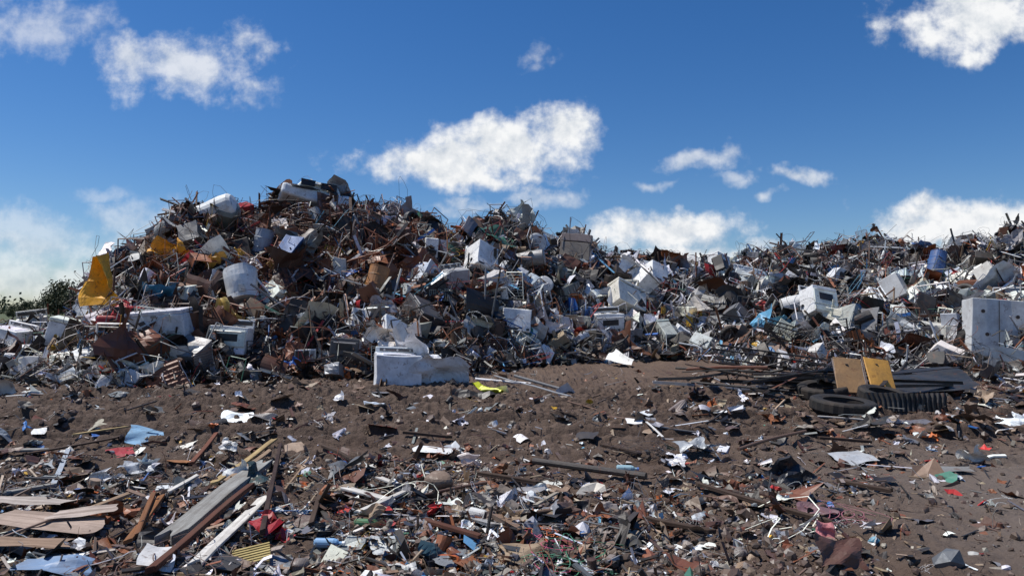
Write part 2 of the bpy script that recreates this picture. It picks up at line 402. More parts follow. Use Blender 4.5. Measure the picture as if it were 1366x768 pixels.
# ------------------------------------------------------------------ heap base + scattered scrap
a=Acc()
tt=np.linspace(-1.2,1.2,420);ss=np.linspace(13.5,75,330)
T_,Y_=np.meshgrid(tt,ss,indexing='ij');X_=T_*Y_;Z_=heap(X_,Y_)-.12
Z_=Z_+rng.normal(0,.05,Z_.shape)*(Z_>0)
Z_[:,-1]=-.5
a.add((np.stack([X_.ravel(),Y_.ravel(),Z_.ravel()],-1),grid(420,330)[:,::-1],E3),col=(.022,.016,.012,0))
NH=29000
kinds=['sheet','flat','crump','corr','curl','shell','tube','strip','prof','rod','tangle','frame','rack','box','dbox','cyl','chunk','wheel','helix','plank','fin','tyre']
wts=  [12,    5,    7,     1.0,   8,     2.6,      18,    9,      8,     16,    7,       6.5,      2,   5,    1.7,   2.2,    2,     .6,     .6,     2.5,     .4,.7]
ts=rng.uniform(-.98,.92,NH);sv=rng.uniform(-.05,1.1,NH)
Yb=np.interp(ts,TB,YB);Yc=np.interp(ts,TX,YC)
YY=Yb+sv*(Yc-Yb);XX=ts*YY;HH=surf(XX,YY)
GX=(surf(XX+.4,YY)-surf(XX-.4,YY))/.8;GY_=(surf(XX,YY+.4)-surf(XX,YY-.4))/.8
cl=fbm(XX*.5,YY*.5,3,66);cl2=fbm(XX*.6+9,YY*.6,3,88)
thin=('tube','strip','prof','rod','plank')
for i in range(NH):
    x,y,h=XX[i],YY[i],HH[i];s=sv[i];tb=ts[i]
    k=R.choices(kinds,wts)[0]
    rusty=math.exp(-((tb+.28)/.25)**2)*(.4+s)*1.3
    rightw=1/(1+math.exp(-(tb+.02)*12))
    leftrow=2.0 if (tb<-.50 and s<.55) else 0
    w={'dark':3.4+1.6*max(0,cl2[i]*3)+.9*rightw,'rust':1.3+5.6*rusty+max(0,cl[i])*5,'grey':1.9+.9*rightw,'white':1.2+.9*rightw+leftrow+max(0,-cl[i])*3.8-.8*min(1,rusty),'wood':.7,'tint':.75}
    if k in('rod','tangle','helix'): w['white']*=.4;w['dark']*=1.2;w['rust']*=1.3
    if k in('shell','dbox'): w['white']*=1.6;w['rust']*=.6
    c=pick(w)
    if k in('sheet','flat','crump','corr','curl'): sc=R.uniform(.14,.58) if R.random()<.93 else R.uniform(.7,1.3)
    elif k in('tube','strip','prof'): sc=R.uniform(.3,1.6)
    elif k=='rod': sc=R.uniform(.4,1.9)
    elif k=='plank': sc=R.uniform(.4,1.6);c=jit(R.choice(PAL['wood']+PAL['grey'][4:]))
    elif k in('frame','rack'): sc=R.uniform(.4,1.2)
    elif k in('box','chunk'): sc=R.uniform(.07,.32)
    elif k in('dbox','shell'): sc=R.uniform(.3,.8)
    elif k=='cyl': sc=R.uniform(.2,.7)
    elif k=='tyre': sc=R.uniform(.55,.75);c=(.02,.02,.02,0)
    else: sc=R.uniform(.35,.8)
    if s<0.02: sc*=.7
    if tb<-.6: sc*=.8
    up=.28 if s<.75 else .08
    M=rot()
    if k in thin+('sheet','flat','crump','corr') and R.random()>up:
        g_=.45 if s<.75 else .22
        nx,ny=-GX[i],-GY_[i];Sm=np.array(Vector((0,0,1)).rotation_difference(Vector((nx,ny,1)).normalized()).to_matrix())
        M=Sm@rot(R.gauss(0,g_),R.gauss(0,g_),R.uniform(0,6.28))
    lift=abs(R.gauss(0,.15))+(.05 if k in('tube','rod','flat') else sc*.12)
    if s>.85 or tb<-.6: lift*=.6
    if k in thin: M=M@np.diag([sc,min(1,sc)**.5,min(1,sc)**.5])
    else: M=M*sc
    a.add(R.choice(LIB[k]),M,(x,y,h+lift),c)
obj('scrap_metal_heap',a)

# ------------------------------------------------------------------ litter on soil
a=Acc();st=Acc()
def bare_f(X,Y):
    t=X/Y
    return 1/(1+np.exp(-(t-.42-(Y-6.5)*.09)*16))*(Y<9)
def dens(X,Y):
    t=X/Y
    near=np.exp(-((Y-6.0)/2.1)**4)
    bare=bare_f(X,Y)
    d=near*(.10+1.45*np.clip(fbm(X*.8,Y*.8,3,13)+.10,0,1))
    d=d+.06+.75*np.clip(fbm(X*.8,Y*.8,3,19)-.02,0,1)
    base=np.interp(t,TB,YB)
    d=d+.75*np.exp(-np.clip(base-Y,0,99)/1.5)
    d=d+.8*np.exp(-((t-.52)/.2)**2)*np.exp(-((Y-13.5)/2.8)**2)
    return d*(1-.92*bare)*(1-.6*rutmask(X,Y))
NL=66000
Yt=1/rng.uniform(1/19,1/3.7,NL);Xt=rng.uniform(-.85,.85,NL)*Yt
keep=rng.uniform(0,1.3,NL)<dens(Xt,Yt);Xt=Xt[keep];Yt=Yt[keep];Ht=surf(Xt,Yt)
lk=['chip','sheet','crump','splint','tube','rod','strip','box','chunk','tangle','cyl','flat','curl']
lw=[26,8,9,20,2,8,4,2.5,5,2,.8,5,4]
for x,y,h in zip(Xt,Yt,Ht):
    k=R.choices(lk,lw)[0];u=R.random()
    sc=.022+.085*u*u+(.17*R.random() if R.random()<.08 else 0)
    if y>9: sc*=1.25
    if y>12: sc*=1.4
    w={'dark':2.4,'rust':2.2,'grey':1.8,'white':1.6,'wood':2.7,'tint':.6}
    c=pick(w)
    if k in('splint','tube','rod','strip'): sc*=2.2
    if k=='splint':c=jit(R.choice(PAL['wood']+PAL['dark'][:3]+PAL['grey'][:1]),.4)
    M=rot(R.gauss(0,.24),R.gauss(0,.24),R.uniform(0,6.28)) if R.random()<.9 else rot()
    if k in('tube','rod','strip'): M=M@np.diag([sc,.4,.4])
    elif k=='tangle': M=M@np.diag([sc*2,sc*2,sc*.8])
    elif k=='box': M=M@np.diag([sc,sc,sc*.4])
    else: M=M*sc
    a.add(R.choice(LIB[k]),M,(x,y,h+sc*.05+.003),c)
obj('scattered_litter',a)
NS=22000
Yt=1/rng.uniform(1/18,1/3.7,NS);Xt=rng.uniform(-.85,.85,NS)*Yt;Ht=ground(Xt,Yt)
keep=rng.uniform(0,1,NS)<np.clip(.45+1.6*fbm(Xt*1.1,Yt*1.1,3,93),.08,1)*np.where((Xt/Yt>.45)&(Yt<7.5),.3,1)*(1-.6*rutmask(Xt,Yt))
for x,y,h in zip(Xt[keep],Yt[keep],Ht[keep]):
    sc=.010+.05*R.random()**4
    if y>9: sc*=1.4
    st.add(R.choice(LIB['chunk']),rot()*sc*2,(x,y,h+sc*.1),jit(R.choice([(.12,.08,.058,0)]*8+[(.18,.145,.12,0),(.065,.043,.033,0),(.28,.25,.21,0)]),.3))
obj('soil_clods_and_pebbles',st)

# ------------------------------------------------------------------ appliance builders (front = -Y)
W1=(.86,.86,.84,0)
def washing_machine(w=.68,d=.66,h=.9,col=W1,front=False,dent=.012):
    a=Acc();a.add(rbox(w,d,h,.025,6,dent),col=col,mat=1)
    a.add(rbox(w*.98,.09,.14,.02,2),loc=(0,d/2-.05,h/2+.07),col=jit(col,.1),mat=1)
    a.add(box8(w*.8,.01,.07),loc=(0,d/2-.1,h/2+.08),col=(.12,.12,.13,.3),mat=1)
    for x in(-.2,0,.2): a.add(cyl(.025,.03,8,1),rot(math.pi/2,0,0),(x*w/.68,d/2-.12,h/2+.08),(.6,.6,.6,.5),1)
    a.add(rbox(w*.72,d*.62,.02,.008,2),loc=(0,-d*.1,h/2+.012),col=jit(col,.08),mat=1)
    a.add(box8(w*.9,.012,.07),loc=(0,-d/2-.004,-h/2+.05),col=(.05,.05,.05,0),mat=1)
    if front:
        a.add(ring(.17,.03,22,6),rot(math.pi/2,0,0),(0,-d/2-.01,.03),(.5,.5,.5,.7),1)
        a.add(cyl(.15,.03,20,1),rot(math.pi/2,0,0),(0,-d/2-.005,.03),(.02,.022,.025,0),1)
    return a
def refrigerator(w=.75,d=.68,h=1.65,col=W1,dent=.015,**k):
    a=Acc();a.add(rbox(w,d,h,.02,7,dent),col=col,mat=1)
    for z,hh in((h*.34,h*.29),(-h*.16,h*.66)):
        a.add(rbox(w*.99,.06,hh,.02,4,dent*.5),loc=(0,-d/2-.035,z),col=jit(col,.06),mat=1)
    for z,l in((h*.26,.2),(h*.05,.35)):
        a.add(rbox(.03,.04,l,.01,2),loc=(-w*.4,-d/2-.085,z),col=(.3,.3,.3,.6),mat=1)
    a.add(box8(w*.9,.02,.08),loc=(0,-d/2-.01,-h/2+.04),col=(.04,.04,.04,0),mat=1)
    a.add(merge([tube([(-w*.4,d/2+.03,z),(w*.4,d/2+.03,z)],.006,4) for z in np.linspace(-h*.35,h*.3,14)]),col=(.02,.02,.02,0))
    return a
def kitchen_stove(w=.76,d=.65,h=.9,col=W1,dent=.012,**k):
    a=Acc();a.add(rbox(w,d,h,.02,6,dent),col=col,mat=1)
    a.add(rbox(w,.06,.2,.015,3),loc=(0,d/2-.03,h/2+.1),col=col,mat=1)
    a.add(box8(w*.9,.01,.1),loc=(0,d/2-.066,h/2+.11),col=(.03,.03,.03,0),mat=1)
    for x in(-.19,.19):
        for y in(-.14,.13):
            a.add(ring(.085,.012,16,4),loc=(x,y-.03,h/2+.015),col=(.03,.03,.03,.2));a.add(ring(.045,.012,12,4),loc=(x,y-.03,h/2+.015),col=(.03,.03,.03,.2))
    a.add(rbox(w*.95,.05,h*.55,.015,3),loc=(0,-d/2-.02,.06),col=jit(col,.08),mat=1)
    a.add(box8(w*.55,.01,h*.25),loc=(0,-d/2-.05,.08),col=(.02,.02,.022,0),mat=1)
    a.add(tube([(-w*.38,-d/2-.09,h*.32),(w*.38,-d/2-.09,h*.32)],.014,6),col=(.5,.5,.5,.8),mat=1)
    a.add(rbox(w*.95,.04,h*.18,.01,2),loc=(0,-d/2-.02,-h*.36),col=jit(col,.08),mat=1)
    return a
def chest_freezer(w=1.2,d=.65,h=.85,col=W1,dent=.012,**k):
    a=Acc();a.add(rbox(w,d,h,.03,7,dent),col=col,mat=1)
    a.add(rbox(w*1.02,d*1.04,.1,.03,4,.004),rot(.03,0,0),(0,0,h/2+.07),jit(col,.06),1)
    a.add(box8(.12,.02,.05),loc=(0,-d/2-.02,h/2-.02),col=(.3,.3,.3,.7),mat=1)
    a.add(merge([box8(.22,.01,.012) for _ in range(1)]+[(lambda b,i:(b[0]+[w*.3,-d/2-.006,-h*.2-i*.03],b[1],b[2]))(box8(.22,.01,.012),i) for i in range(6)]),col=(.04,.04,.04,0))
    return a
def water_heater(r=.24,h=1.3,col=(.7,.7,.68,0),dent=.015,**k):
    a=Acc();a.add(cyl(r,h,24,6,dent,dome=.04),col=col,mat=1)
    for z in(-h*.49,h*.49): a.add(ring(r,.012,24,4),loc=(0,0,z),col=(.2,.18,.16,.3),mat=1)
    for x in(-.1,.1): a.add(tube([(x,0,h/2),(x,0,h/2+.14)],.016,6),col=(.35,.16,.08,.5))
    a.add(box8(.16,.02,.2),loc=(0,-r-.002,-h*.25),col=(.5,.5,.48,0),mat=1)
    return a
def oil_drum(r=.29,h=.88,col=(.05,.12,.3,0),dent=.012,**k):
    a=Acc();a.add(cyl(r,h,24,4,dent,ribs=True),col=col,mat=1)
    a.add(cyl(.035,.03,8,1),loc=(.15,0,h*.48),col=(.1,.1,.1,.5));return a
def microwave_oven(w=.5,d=.38,h=.3,col=W1,dent=.008,**k):
    a=Acc();a.add(rbox(w,d,h,.012,4,dent),col=col,mat=1)
    a.add(box8(w*.68,.012,h*.8),loc=(-w*.13,-d/2-.005,0),col=(.02,.02,.02,0),mat=1)
    a.add(box8(w*.2,.012,h*.8),loc=(w*.36,-d/2-.005,0),col=(.3,.3,.3,0),mat=1)
    a.add(tube([(w*.22,-d/2-.03,-h*.3),(w*.22,-d/2-.03,h*.3)],.01,5),col=(.6,.6,.6,0),mat=1);return a
def filing_cabinet(w=.45,d=.6,h=1.1,col=(.45,.44,.4,0),dent=.012,**k):
    a=Acc();a.add(rbox(w,d,h,.012,5,dent),col=col,mat=1)
    for i in range(3):
        z=-h/2+h*(i+.5)/3
        a.add(rbox(w*.92,.025,h*.3,.008,3),loc=(0,-d/2-.012,z),col=jit(col,.06),mat=1);a.add(box8(.12,.03,.02),loc=(0,-d/2-.04,z+.05),col=(.5,.5,.5,.7),mat=1)
    return a
def car_wheel(r=.32,w=.2,tyre=True,**k):
    a=Acc()
    if tyre:a.add(tyre_t(r,w),col=(.022,.021,.02,0),mat=3)
    rr=r*.62
    a.add(ring(rr*.98,.02,28,5),loc=(0,0,w*.35),col=(.35,.35,.36,.7));a.add(cyl(rr*.9,.02,24,1),loc=(0,0,w*.12),col=(.28,.28,.29,.7))
    a.add(cyl(rr*.3,.08,12,1),loc=(0,0,w*.18),col=(.3,.3,.3,.6))
    for i in range(8):
        t=i*.785;a.add(cyl(.035,.012,8,1),loc=(rr*.62*math.cos(t),rr*.62*math.sin(t),w*.12+.012),col=(.02,.02,.02,0))
    return a
def tyre(r=.33,w=.2,**k):
    a=Acc();a.add(tyre_t(r,w),col=(.024,.023,.022,0),mat=3);return a
def panel(w=1,h=1,col=W1,cr=.02,folds=1,mat=1,n=12,**k):
    a=Acc();v,q,t=sheet(n,n,cr,folds,.1,.9);a.add((v*[w,h,max(w,h)*.7],q,t),col=col,mat=mat);return a
def put(name,acc,p,e=(0,0,0),lift=0,world=False):
    M=Matrix.Translation((p[0],p[1],p[2]+lift))@Euler(tuple(math.radians(v) for v in e),'XYZ').to_matrix().to_4x4()
    return obj(name,acc,M)
B={'washing_machine':washing_machine,'refrigerator':refrigerator,'kitchen_stove':kitchen_stove,'chest_freezer':chest_freezer,'water_heater':water_heater,'oil_drum':oil_drum,'microwave_oven':microwave_oven,'filing_cabinet':filing_cabinet,'car_wheel':car_wheel,'tyre':tyre}
CR=(.78,.75,.66,0);GY=(.45,.46,.46,0);SB=(.55,.63,.72,0)
H=[
('washing_machine',642,368,dict(w=.85,d=.8,h=.95),(-25,22,35),.5),
('washing_machine',606,398,dict(w=.8,d=.7,h=.9,col=GY),(10,-8,30),.4),
('refrigerator',768,345,dict(col=(.25,.21,.19,0),w=1.2,h=1.1,dent=.03),(-15,6,-12),.25),
('chest_freezer',836,412,dict(w=1.3,col=CR,dent=.03),(-28,22,28),.35),
('washing_machine',874,380,dict(w=.85),(-25,20,25),.4),
('refrigerator',855,390,dict(h=1.5,w=.7,dent=.03),(-60,38,30),.5),
('kitchen_stove',811,446,dict(w=1.0,h=.75),(4,-3,8),.35),
('washing_machine',688,448,dict(w=.85,h=.65,d=.6),(-12,5,6),.4),
('chest_freezer',960,366,dict(w=1.0),(-20,16,35),.4),
('refrigerator',1000,382,dict(h=1.6,col=SB,dent=.03),(-75,8,60),.4),
('kitchen_stove',940,426,dict(col=CR),(-15,14,-20),.4),
('refrigerator',905,467,dict(h=1.7,w=.25,d=.35),(5,86,4),.15),
('kitchen_stove',1092,424,dict(w=.9),(-20,10,15),.4),
('washing_machine',1195,402,dict(col=GY),(-30,15,40),.4),
('filing_cabinet',1320,384,dict(),(-40,30,20),.3),
('chest_freezer',98,470,dict(w=1.1,d=.8,h=.6),(0,14,22),.35),
('chest_freezer',214,462,dict(w=1.25,d=.75,h=.55,col=(.7,.72,.74,0),dent=.03),(4,-4,6),.4),
('kitchen_stove',308,474,dict(w=.9,h=.7),(-4,4,5),.35),
('microwave_oven',408,488,dict(),(0,0,10),.2),
('washing_machine',15,472,dict(w=.9,h=.7),(0,10,-12),.3),
('washing_machine',22,496,dict(w=.55,h=.4,d=.5),(8,12,30),.2),
('microwave_oven',55,488,dict(),(12,0,-15),.15),
('kitchen_stove',45,452,dict(col=CR),(5,-8,30),.15),
('water_heater',322,406,dict(r=.44,h=.95,col=(.8,.81,.79,0),dent=.02),(-20,-8,20),.5),
('water_heater',722,402,dict(r=.3,h=.9),(60,30,0),.4),
('water_heater',714,336,dict(r=.35,h=.7),(85,0,10),.3),
('water_heater',700,362,dict(r=.28,h=1.4,col=(.3,.3,.3,.3)),(20,80,10),.3),
('water_heater',925,360,dict(r=.4,h=.8),(70,0,-30),.25),
('oil_drum',502,396,dict(col=(.4,.18,.06,0)),(-15,12,0),.45),
('oil_drum',225,322,dict(col=(.3,.3,.28,0)),(40,70,0),.3),
('oil_drum',350,340,dict(col=(.3,.34,.4,.2)),(-10,10,0),.25),
('water_heater',1070,422,dict(r=.3,h=1.3),(25,75,10),.4),
('oil_drum',1250,366,dict(),(-10,20,0),.3),
('car_wheel',974,461,dict(r=.36),(-75,20,10),.25),
('car_wheel',660,468,dict(),(-35,20,10),.2),
('car_wheel',1292,470,dict(r=.42),(-65,-15,10),.3),
('tyre',1255,480,dict(),(-60,0,10),.2),
('refrigerator',560,442,dict(h=1.2,col=(.05,.05,.055,0)),(-60,20,40),.3),
('microwave_oven',590,472,dict(col=CR),(10,5,20),.2),
('kitchen_stove',460,480,dict(w=.7,h=.6,col=(.1,.1,.11,.2)),(0,5,10),.2),
('filing_cabinet',755,404,dict(col=(.16,.17,.15,0)),(-30,70,20),.3),
('filing_cabinet',1130,448,dict(col=(.3,.32,.3,0)),(-20,40,20),.3),
]
for k,pa,pb,kw,e,l in H:
    put(k,B[k](**kw),spot(pa,pb),e,l)
a=Acc();a.add(rbox(1.35,.5,1.5,.02,9,.02),col=(.62,.63,.62,0),mat=1)
a.add(box8(.01,.02,1.4),loc=(0,-.268,0),col=(.03,.03,.03,0),mat=1)
for x,z in((-.4,.4),(-.3,-.2),(.45,.3),(.3,-.45),(.5,-.1)): a.add(cyl(.05,.01,12,1),rot(math.pi/2,0,0),(x,-.275,z),(.05,.03,.02,0),0)
a.add(box8(1.2,.012,.05),loc=(0,-.275,-.66),col=(.15,.06,.03,0),mat=0);put('steel_cabinet',a,spot(1326,470),(-6,4,-6),.6)
for i in range(105):
    pa=R.choice([R.uniform(0,1366),R.uniform(560,1100),R.uniform(560,1366)]);
    lo=np.interp(pa,px,cy)+22;pb=R.uniform(lo,480) if pa>130 else R.uniform(456,492)
    if 150<pa<560 and R.random()<.7: continue
    k=R.choices(list(B),[5,4,4,2.5,2,2,4,2,2.4,3.2])[0]
    kw={}
    if k not in('car_wheel','tyre'):
        kw['col']=jit(R.choice([W1,W1,W1,CR,GY,SB,(.65,.65,.63,0),(.15,.15,.15,0),(.04,.04,.045,0),(.14,.06,.035,0)]),.1) if k!='oil_drum' else jit(R.choice(PAL['tint']+PAL['grey']))
        kw['dent']=R.uniform(.015,.055)
    acc=B[k](**kw)
    s=R.uniform(.6,.95)
    o=put(k,acc,spot(pa,pb),(R.gauss(0,45),R.gauss(0,40),R.uniform(-180,180)),R.uniform(-.1,.25));o.scale=(s,s*R.uniform(.7,1),s*R.uniform(.6,1))

a=washing_machine(w=.98,d=.8,h=.72,dent=.02,col=(.8,.82,.85,0))
v,q,t=sheet(16,14,.035,1,.2,.7)
a.add((v*[1.2,.85,.9],q,t),rot(-.95,.25,.1),(.9,-.25,.0),(.74,.77,.8,0),1)
v,q,t=sheet(16,14,.05,2,.25,1.0)
a.add((v*[1.1,.8,.7],q,t),rot(.1,.25,.3),(.45,.1,.42),(.85,.86,.87,0),1)
put('crushed_washing_machine',a,spot(530,514),(0,3,14),.3)
def car_body(col,dent=.05):
    a=Acc()
    a.add(rbox(2.6,1.5,.45,.12,10,dent),loc=(0,0,.05),col=col,mat=1)
    v,q,t=rbox(1.9,1.4,.5,.12,10,dent);k=1-.35*(v[:,2]+.28)/.55
    v[:,0]*=k;v[:,1]*=1-.12*(v[:,2]+.28)/.55;v[:,2]-=.18*np.clip(v[:,0],0,1)
    a.add((v,q,t),loc=(.1,0,.45),col=jit(col,.1),mat=1)
    for sy in(-1,1):
        for x in(-.35,.4): a.add(box8(.5,.03,.24,.06),loc=(x,sy*.72,.45),col=(.012,.013,.015,0),mat=1)
    for sy in(-.5,.5): a.add(cyl(.1,.05,12,1),rot(0,math.pi/2,0),(-1.31,sy,.15),(.5,.5,.5,.5),1)
    v,q,t=sheet(14,14,.05,3,.3,1.4);a.add((v*[1.5,1.2,.6],q,t),rot(.3,-.2,.3),(-.5,-.2,.5),jit(col,.15),1)
    v,q,t=sheet(14,14,.06,3,.35,1.6);a.add((v*[1.2,1.0,.6],q,t),rot(-.5,.4,.1),(.9,-.3,.4),(.3,.32,.34,.3),1)
    return a
put('crushed_car_body',car_body((.78,.82,.84,0),.05),spot(418,290),(-16,9,22),.4)
put('crushed_car_body',car_body((.45,.025,.025,0)),spot(172,446),(-8,4,20),.2).scale=(.5,.55,.6)
a=Acc();a.add(cyl(.42,1.9,22,7,.035,dome=.16),col=(.76,.78,.76,0),mat=1)
for z in(-.6,.6):a.add(ring(.43,.02,22,4),loc=(0,0,z),col=(.3,.28,.25,.2))
put('storage_tank',a,spot(272,304),(20,68,20),.3)
a=Acc();a.add(cyl(.4,1.0,22,7,.03,dome=.12),col=(.2,.22,.2,0),mat=1)
put('storage_tank',a,spot(303,302),(30,50,-30),.2)
a=Acc();v,q,t=LIB['crump'][7];a.add((v*[2.0,1.1,.5],q,t),rot(-.4,.1,.2),(0,0,0),(.02,.023,.028,0),1)
put('torn_tarpaulin',a,spot(395,286),(0,0,0),.6)
def ysheet(w,h,col,seed):
    n=16;u,v=np.meshgrid(np.linspace(-.5,.5,n),np.linspace(-.5,.5,n),indexing='ij')
    u=u.ravel();v=v.ravel()
    x=u*w*(.4+.6*np.clip(.8-v*1.4,0,1.2))-.15*w*v;z=v*h;y=.3*w*np.cos(u*6+v*2)+.12*w*tri(v*7+seed)
    x=x+.9*w*np.clip(-v-.15,0,1)*np.clip(u+.2,0,1)*2.5;z=z-.25*h*np.abs(u+.15)*(v>0)
    P=dentf(np.stack([x,y,z],-1),.03,7,5)
    a=Acc();a.add((P,grid(n,n),E3),col=col,mat=1);return a
YL=(.95,.46,.012,0)
p=np.array([(137-683)/F*17.6,17.6,EYE+(412-372)/F*17.6]);put('yellow_metal_sheet',ysheet(.8,1.4,YL,1),p,(-8,-2,-18),0)
a=Acc();a.add(tube([(0,0,-2),(.1,.1,.3)],.03,6),col=(.1,.05,.03,0));put('metal_pole',a,p+[0,.25,0])
p=spot(232,366);put('yellow_metal_sheet',ysheet(1.15,.8,(.9,.42,.03,0),3),p,(-35,12,0),.6)
p=spot(300,448);put('yellow_metal_sheet',ysheet(.6,.75,(.75,.55,.18,0),2),p,(-20,0,30),.6)
p=spot(285,372);put('yellow_metal_sheet',ysheet(.9,.3,(.7,.4,.08,0),2),p,(-50,0,80),.35)
PN=[('crumpled_white_panel',232,497,1.2,.7,(.8,.8,.74,0),(-40,5,5),.2,.07),('sheet_metal_panel',424,452,.9,.9,(.58,.55,.42,0),(-50,10,50),.45,.03),
('sheet_metal_panel',712,462,.7,.9,(.76,.78,.8,0),(-50,20,10),.4,.04),('sheet_metal_panel',826,488,.35,1.1,(.82,.82,.79,0),(5,0,25),.12,.01),
('sheet_metal_panel',858,477,.9,.3,(.8,.79,.75,0),(10,10,-10),.12,.01),('sheet_metal_panel',575,400,1.1,.25,(.6,.63,.66,.2),(0,-45,15),.5,.01),
('sheet_metal_panel',440,322,1.6,.2,(.6,.62,.64,.3),(0,25,10),.4,.01),('sheet_metal_panel',855,388,1.8,.35,(.82,.82,.82,0),(-30,35,10),.8,.01),
('roof_panel',1085,372,2.8,.5,(.09,.085,.08,0),(-15,12,5),.4,.01),('roof_panel',1330,394,1.2,1.2,(.55,.63,.72,0),(-50,25,30),.4,.03),
('sheet_metal_panel',1120,342,1.2,.7,(.25,.06,.05,0),(-40,-15,10),.3,.04),('fallen_door',1345,505,1.7,.35,(.75,.75,.73,0),(-15,18,-35),.3,.01),
('sheet_metal_panel',250,328,2.0,.3,(.4,.42,.42,.2),(-20,15,0),.4,.02),('sheet_metal_panel',930,442,1.0,.4,(.8,.8,.78,0),(-30,20,10),.3,.03),
('sheet_metal_panel',120,446,1.2,.5,(.75,.77,.79,0),(-40,10,10),.3,.05),('sheet_metal_panel',40,456,1.0,.7,(.78,.8,.82,0),(-30,-10,10),.2,.05),
('sheet_metal_panel',490,324,1.4,.8,(.05,.06,.075,0),(-50,10,30),.3,.05),('sheet_metal_panel',210,416,.7,.8,(.04,.24,.45,0),(-40,0,30),.35,.07),
('sheet_metal_panel',1230,345,.8,.6,(.05,.18,.5,0),(-40,10,30),.35,.05),('sheet_metal_panel',1040,388,1.2,.7,(.4,.56,.74,0),(-45,10,30),.4,.04),
('sheet_metal_panel',775,458,.5,.4,(.6,.04,.02,0),(-40,10,30),.3,.05),('sheet_metal_panel',545,428,.6,.4,(.55,.04,.02,0),(-40,10,0),.35,.05),
('sheet_metal_panel',765,419,.8,.7,(.55,.15,.03,0),(-40,-10,0),.35,.05),('sheet_metal_panel',1225,432,1.6,.8,(.03,.034,.04,0),(-30,-10,20),.3,.04),
('rubber_mat',1180,462,2.2,1.2,(.02,.021,.023,0),(-12,4,10),.35,.03),('rubber_mat',1060,452,1.6,.8,(.018,.018,.02,0),(-15,4,-10),.3,.04)]
for n,pa,pb,w,h,c,e,l,cr in PN: put(n,panel(w,h,c,cr),spot(pa,pb),e,l)
def corrug(w,h,col):
    a=Acc();v,q,t=sheet(97,5,.006,0,.03,.3,corr=16);a.add((v*[w,h,1.1],q,t),col=col,mat=1);return a
p=spot(1210,552);put('corrugated_radiator_panel',corrug(1.25,.3,(.04,.04,.04,.3)),p,(78,0,-4),.15)
p=spot(1232,522);put('black_sheet_panel',panel(2.0,1.1,(.035,.04,.045,.2),.01,0),p,(14,-4,12),.22)
Yh=12.9
for pa,rz,ry,cc_ in((1132,-6,5,(.34,.20,.09,0)),(1172,5,12,(.60,.31,.06,0))):
    a=Acc();a.add(rbox(.5,.74,.03,.01,7,.012),col=cc_,mat=0);a.add(frame_t(.51,.75,.014,0),col=(.08,.04,.03,0))
    xh=(pa-683)/F*Yh;put('rusty_yellow_hatch',a,np.array([xh,Yh,EYE+(412-500)/F*Yh]),(52,ry,rz),0)
    a=Acc();a.add(tube([(0,.25,-.55),(0,.12,.2)],.025,6),col=(.05,.04,.035,0));put('metal_pole',a,np.array([xh,Yh,EYE+(412-500)/F*Yh]))
for pa,pb,r_,w_,e in((1125,556,.5,.2,(4,3,0)),(1098,534,.45,.22,(8,-5,0)),(1180,540,.42,.2,(10,6,0)),(1070,520,.4,.2,(14,-6,0))):
    put('tyre',tyre(r=r_,w=w_),spot(pa,pb),e,.12)
tr=Acc()
for i in range(38):
    q=np.array([R.uniform(-2,2),R.uniform(-.2,1.8),R.uniform(.02,.4)]);k=R.choice(['tube','prof','tube','rod','strip'])
    tr.add(R.choice(LIB[k]),rot(R.gauss(0,.12),R.gauss(0,.10),R.gauss(0,.5))@np.diag([R.uniform(1.4,2.8),1.3,1.3]),q,jit(R.choice(PAL['dark']+PAL['dark']+PAL['rust'][:2]+PAL['grey'][:1])))
put('tangled_steel_tubes',tr,spot(1100,528),(0,0,4),.05)
def truss(L=3.2,h=.35):
    ts=[tube([(-L/2,0,0),(L/2,0,0)],.022,6),tube([(-L/2,0,h),(L/2,0,h)],.022,6)];n=9
    for i in range(n):
        x=-L/2+L*i/n;ts.append(tube([(x,0,0),(x+L/n/2,0,h)],.012,4));ts.append(tube([(x+L/n/2,0,h),(x+L/n,0,0)],.012,4))
    a=Acc();a.add(merge(ts),col=(.05,.045,.04,.3));a.add(merge(ts),loc=(0,.35,0),col=(.06,.05,.045,.3));return a
put('steel_truss',truss(),spot(1040,502),(-20,8,4),.2);put('steel_truss',truss(2.6),spot(1180,478),(-40,-10,-8),.3)
put('steel_truss',truss(2.4),spot(1060,470),(30,14,20),.3)
def bedframe():
    a=Acc();ts=[frame_t(1.9,1.1,.018,5)]
    for i in range(9):
        for j in range(5):
            v,q,t=helix(.045,.1,3,.004);ts.append((v+[-.8+i*.2,-.42+j*.21,.05],q,t))
    a.add(merge(ts),col=(.22,.075,.03,0));return a
for p_,e_,l_ in(((410,355),(35,8,10),.4),((1010,360),(50,5,20),.1),((560,335),(55,-8,0),.2),((455,345),(40,-12,30),.35),((360,385),(30,15,-20),.4),((520,380),(40,5,15),.4)): put('bed_spring_frame',bedframe(),spot(*p_),e_,l_)
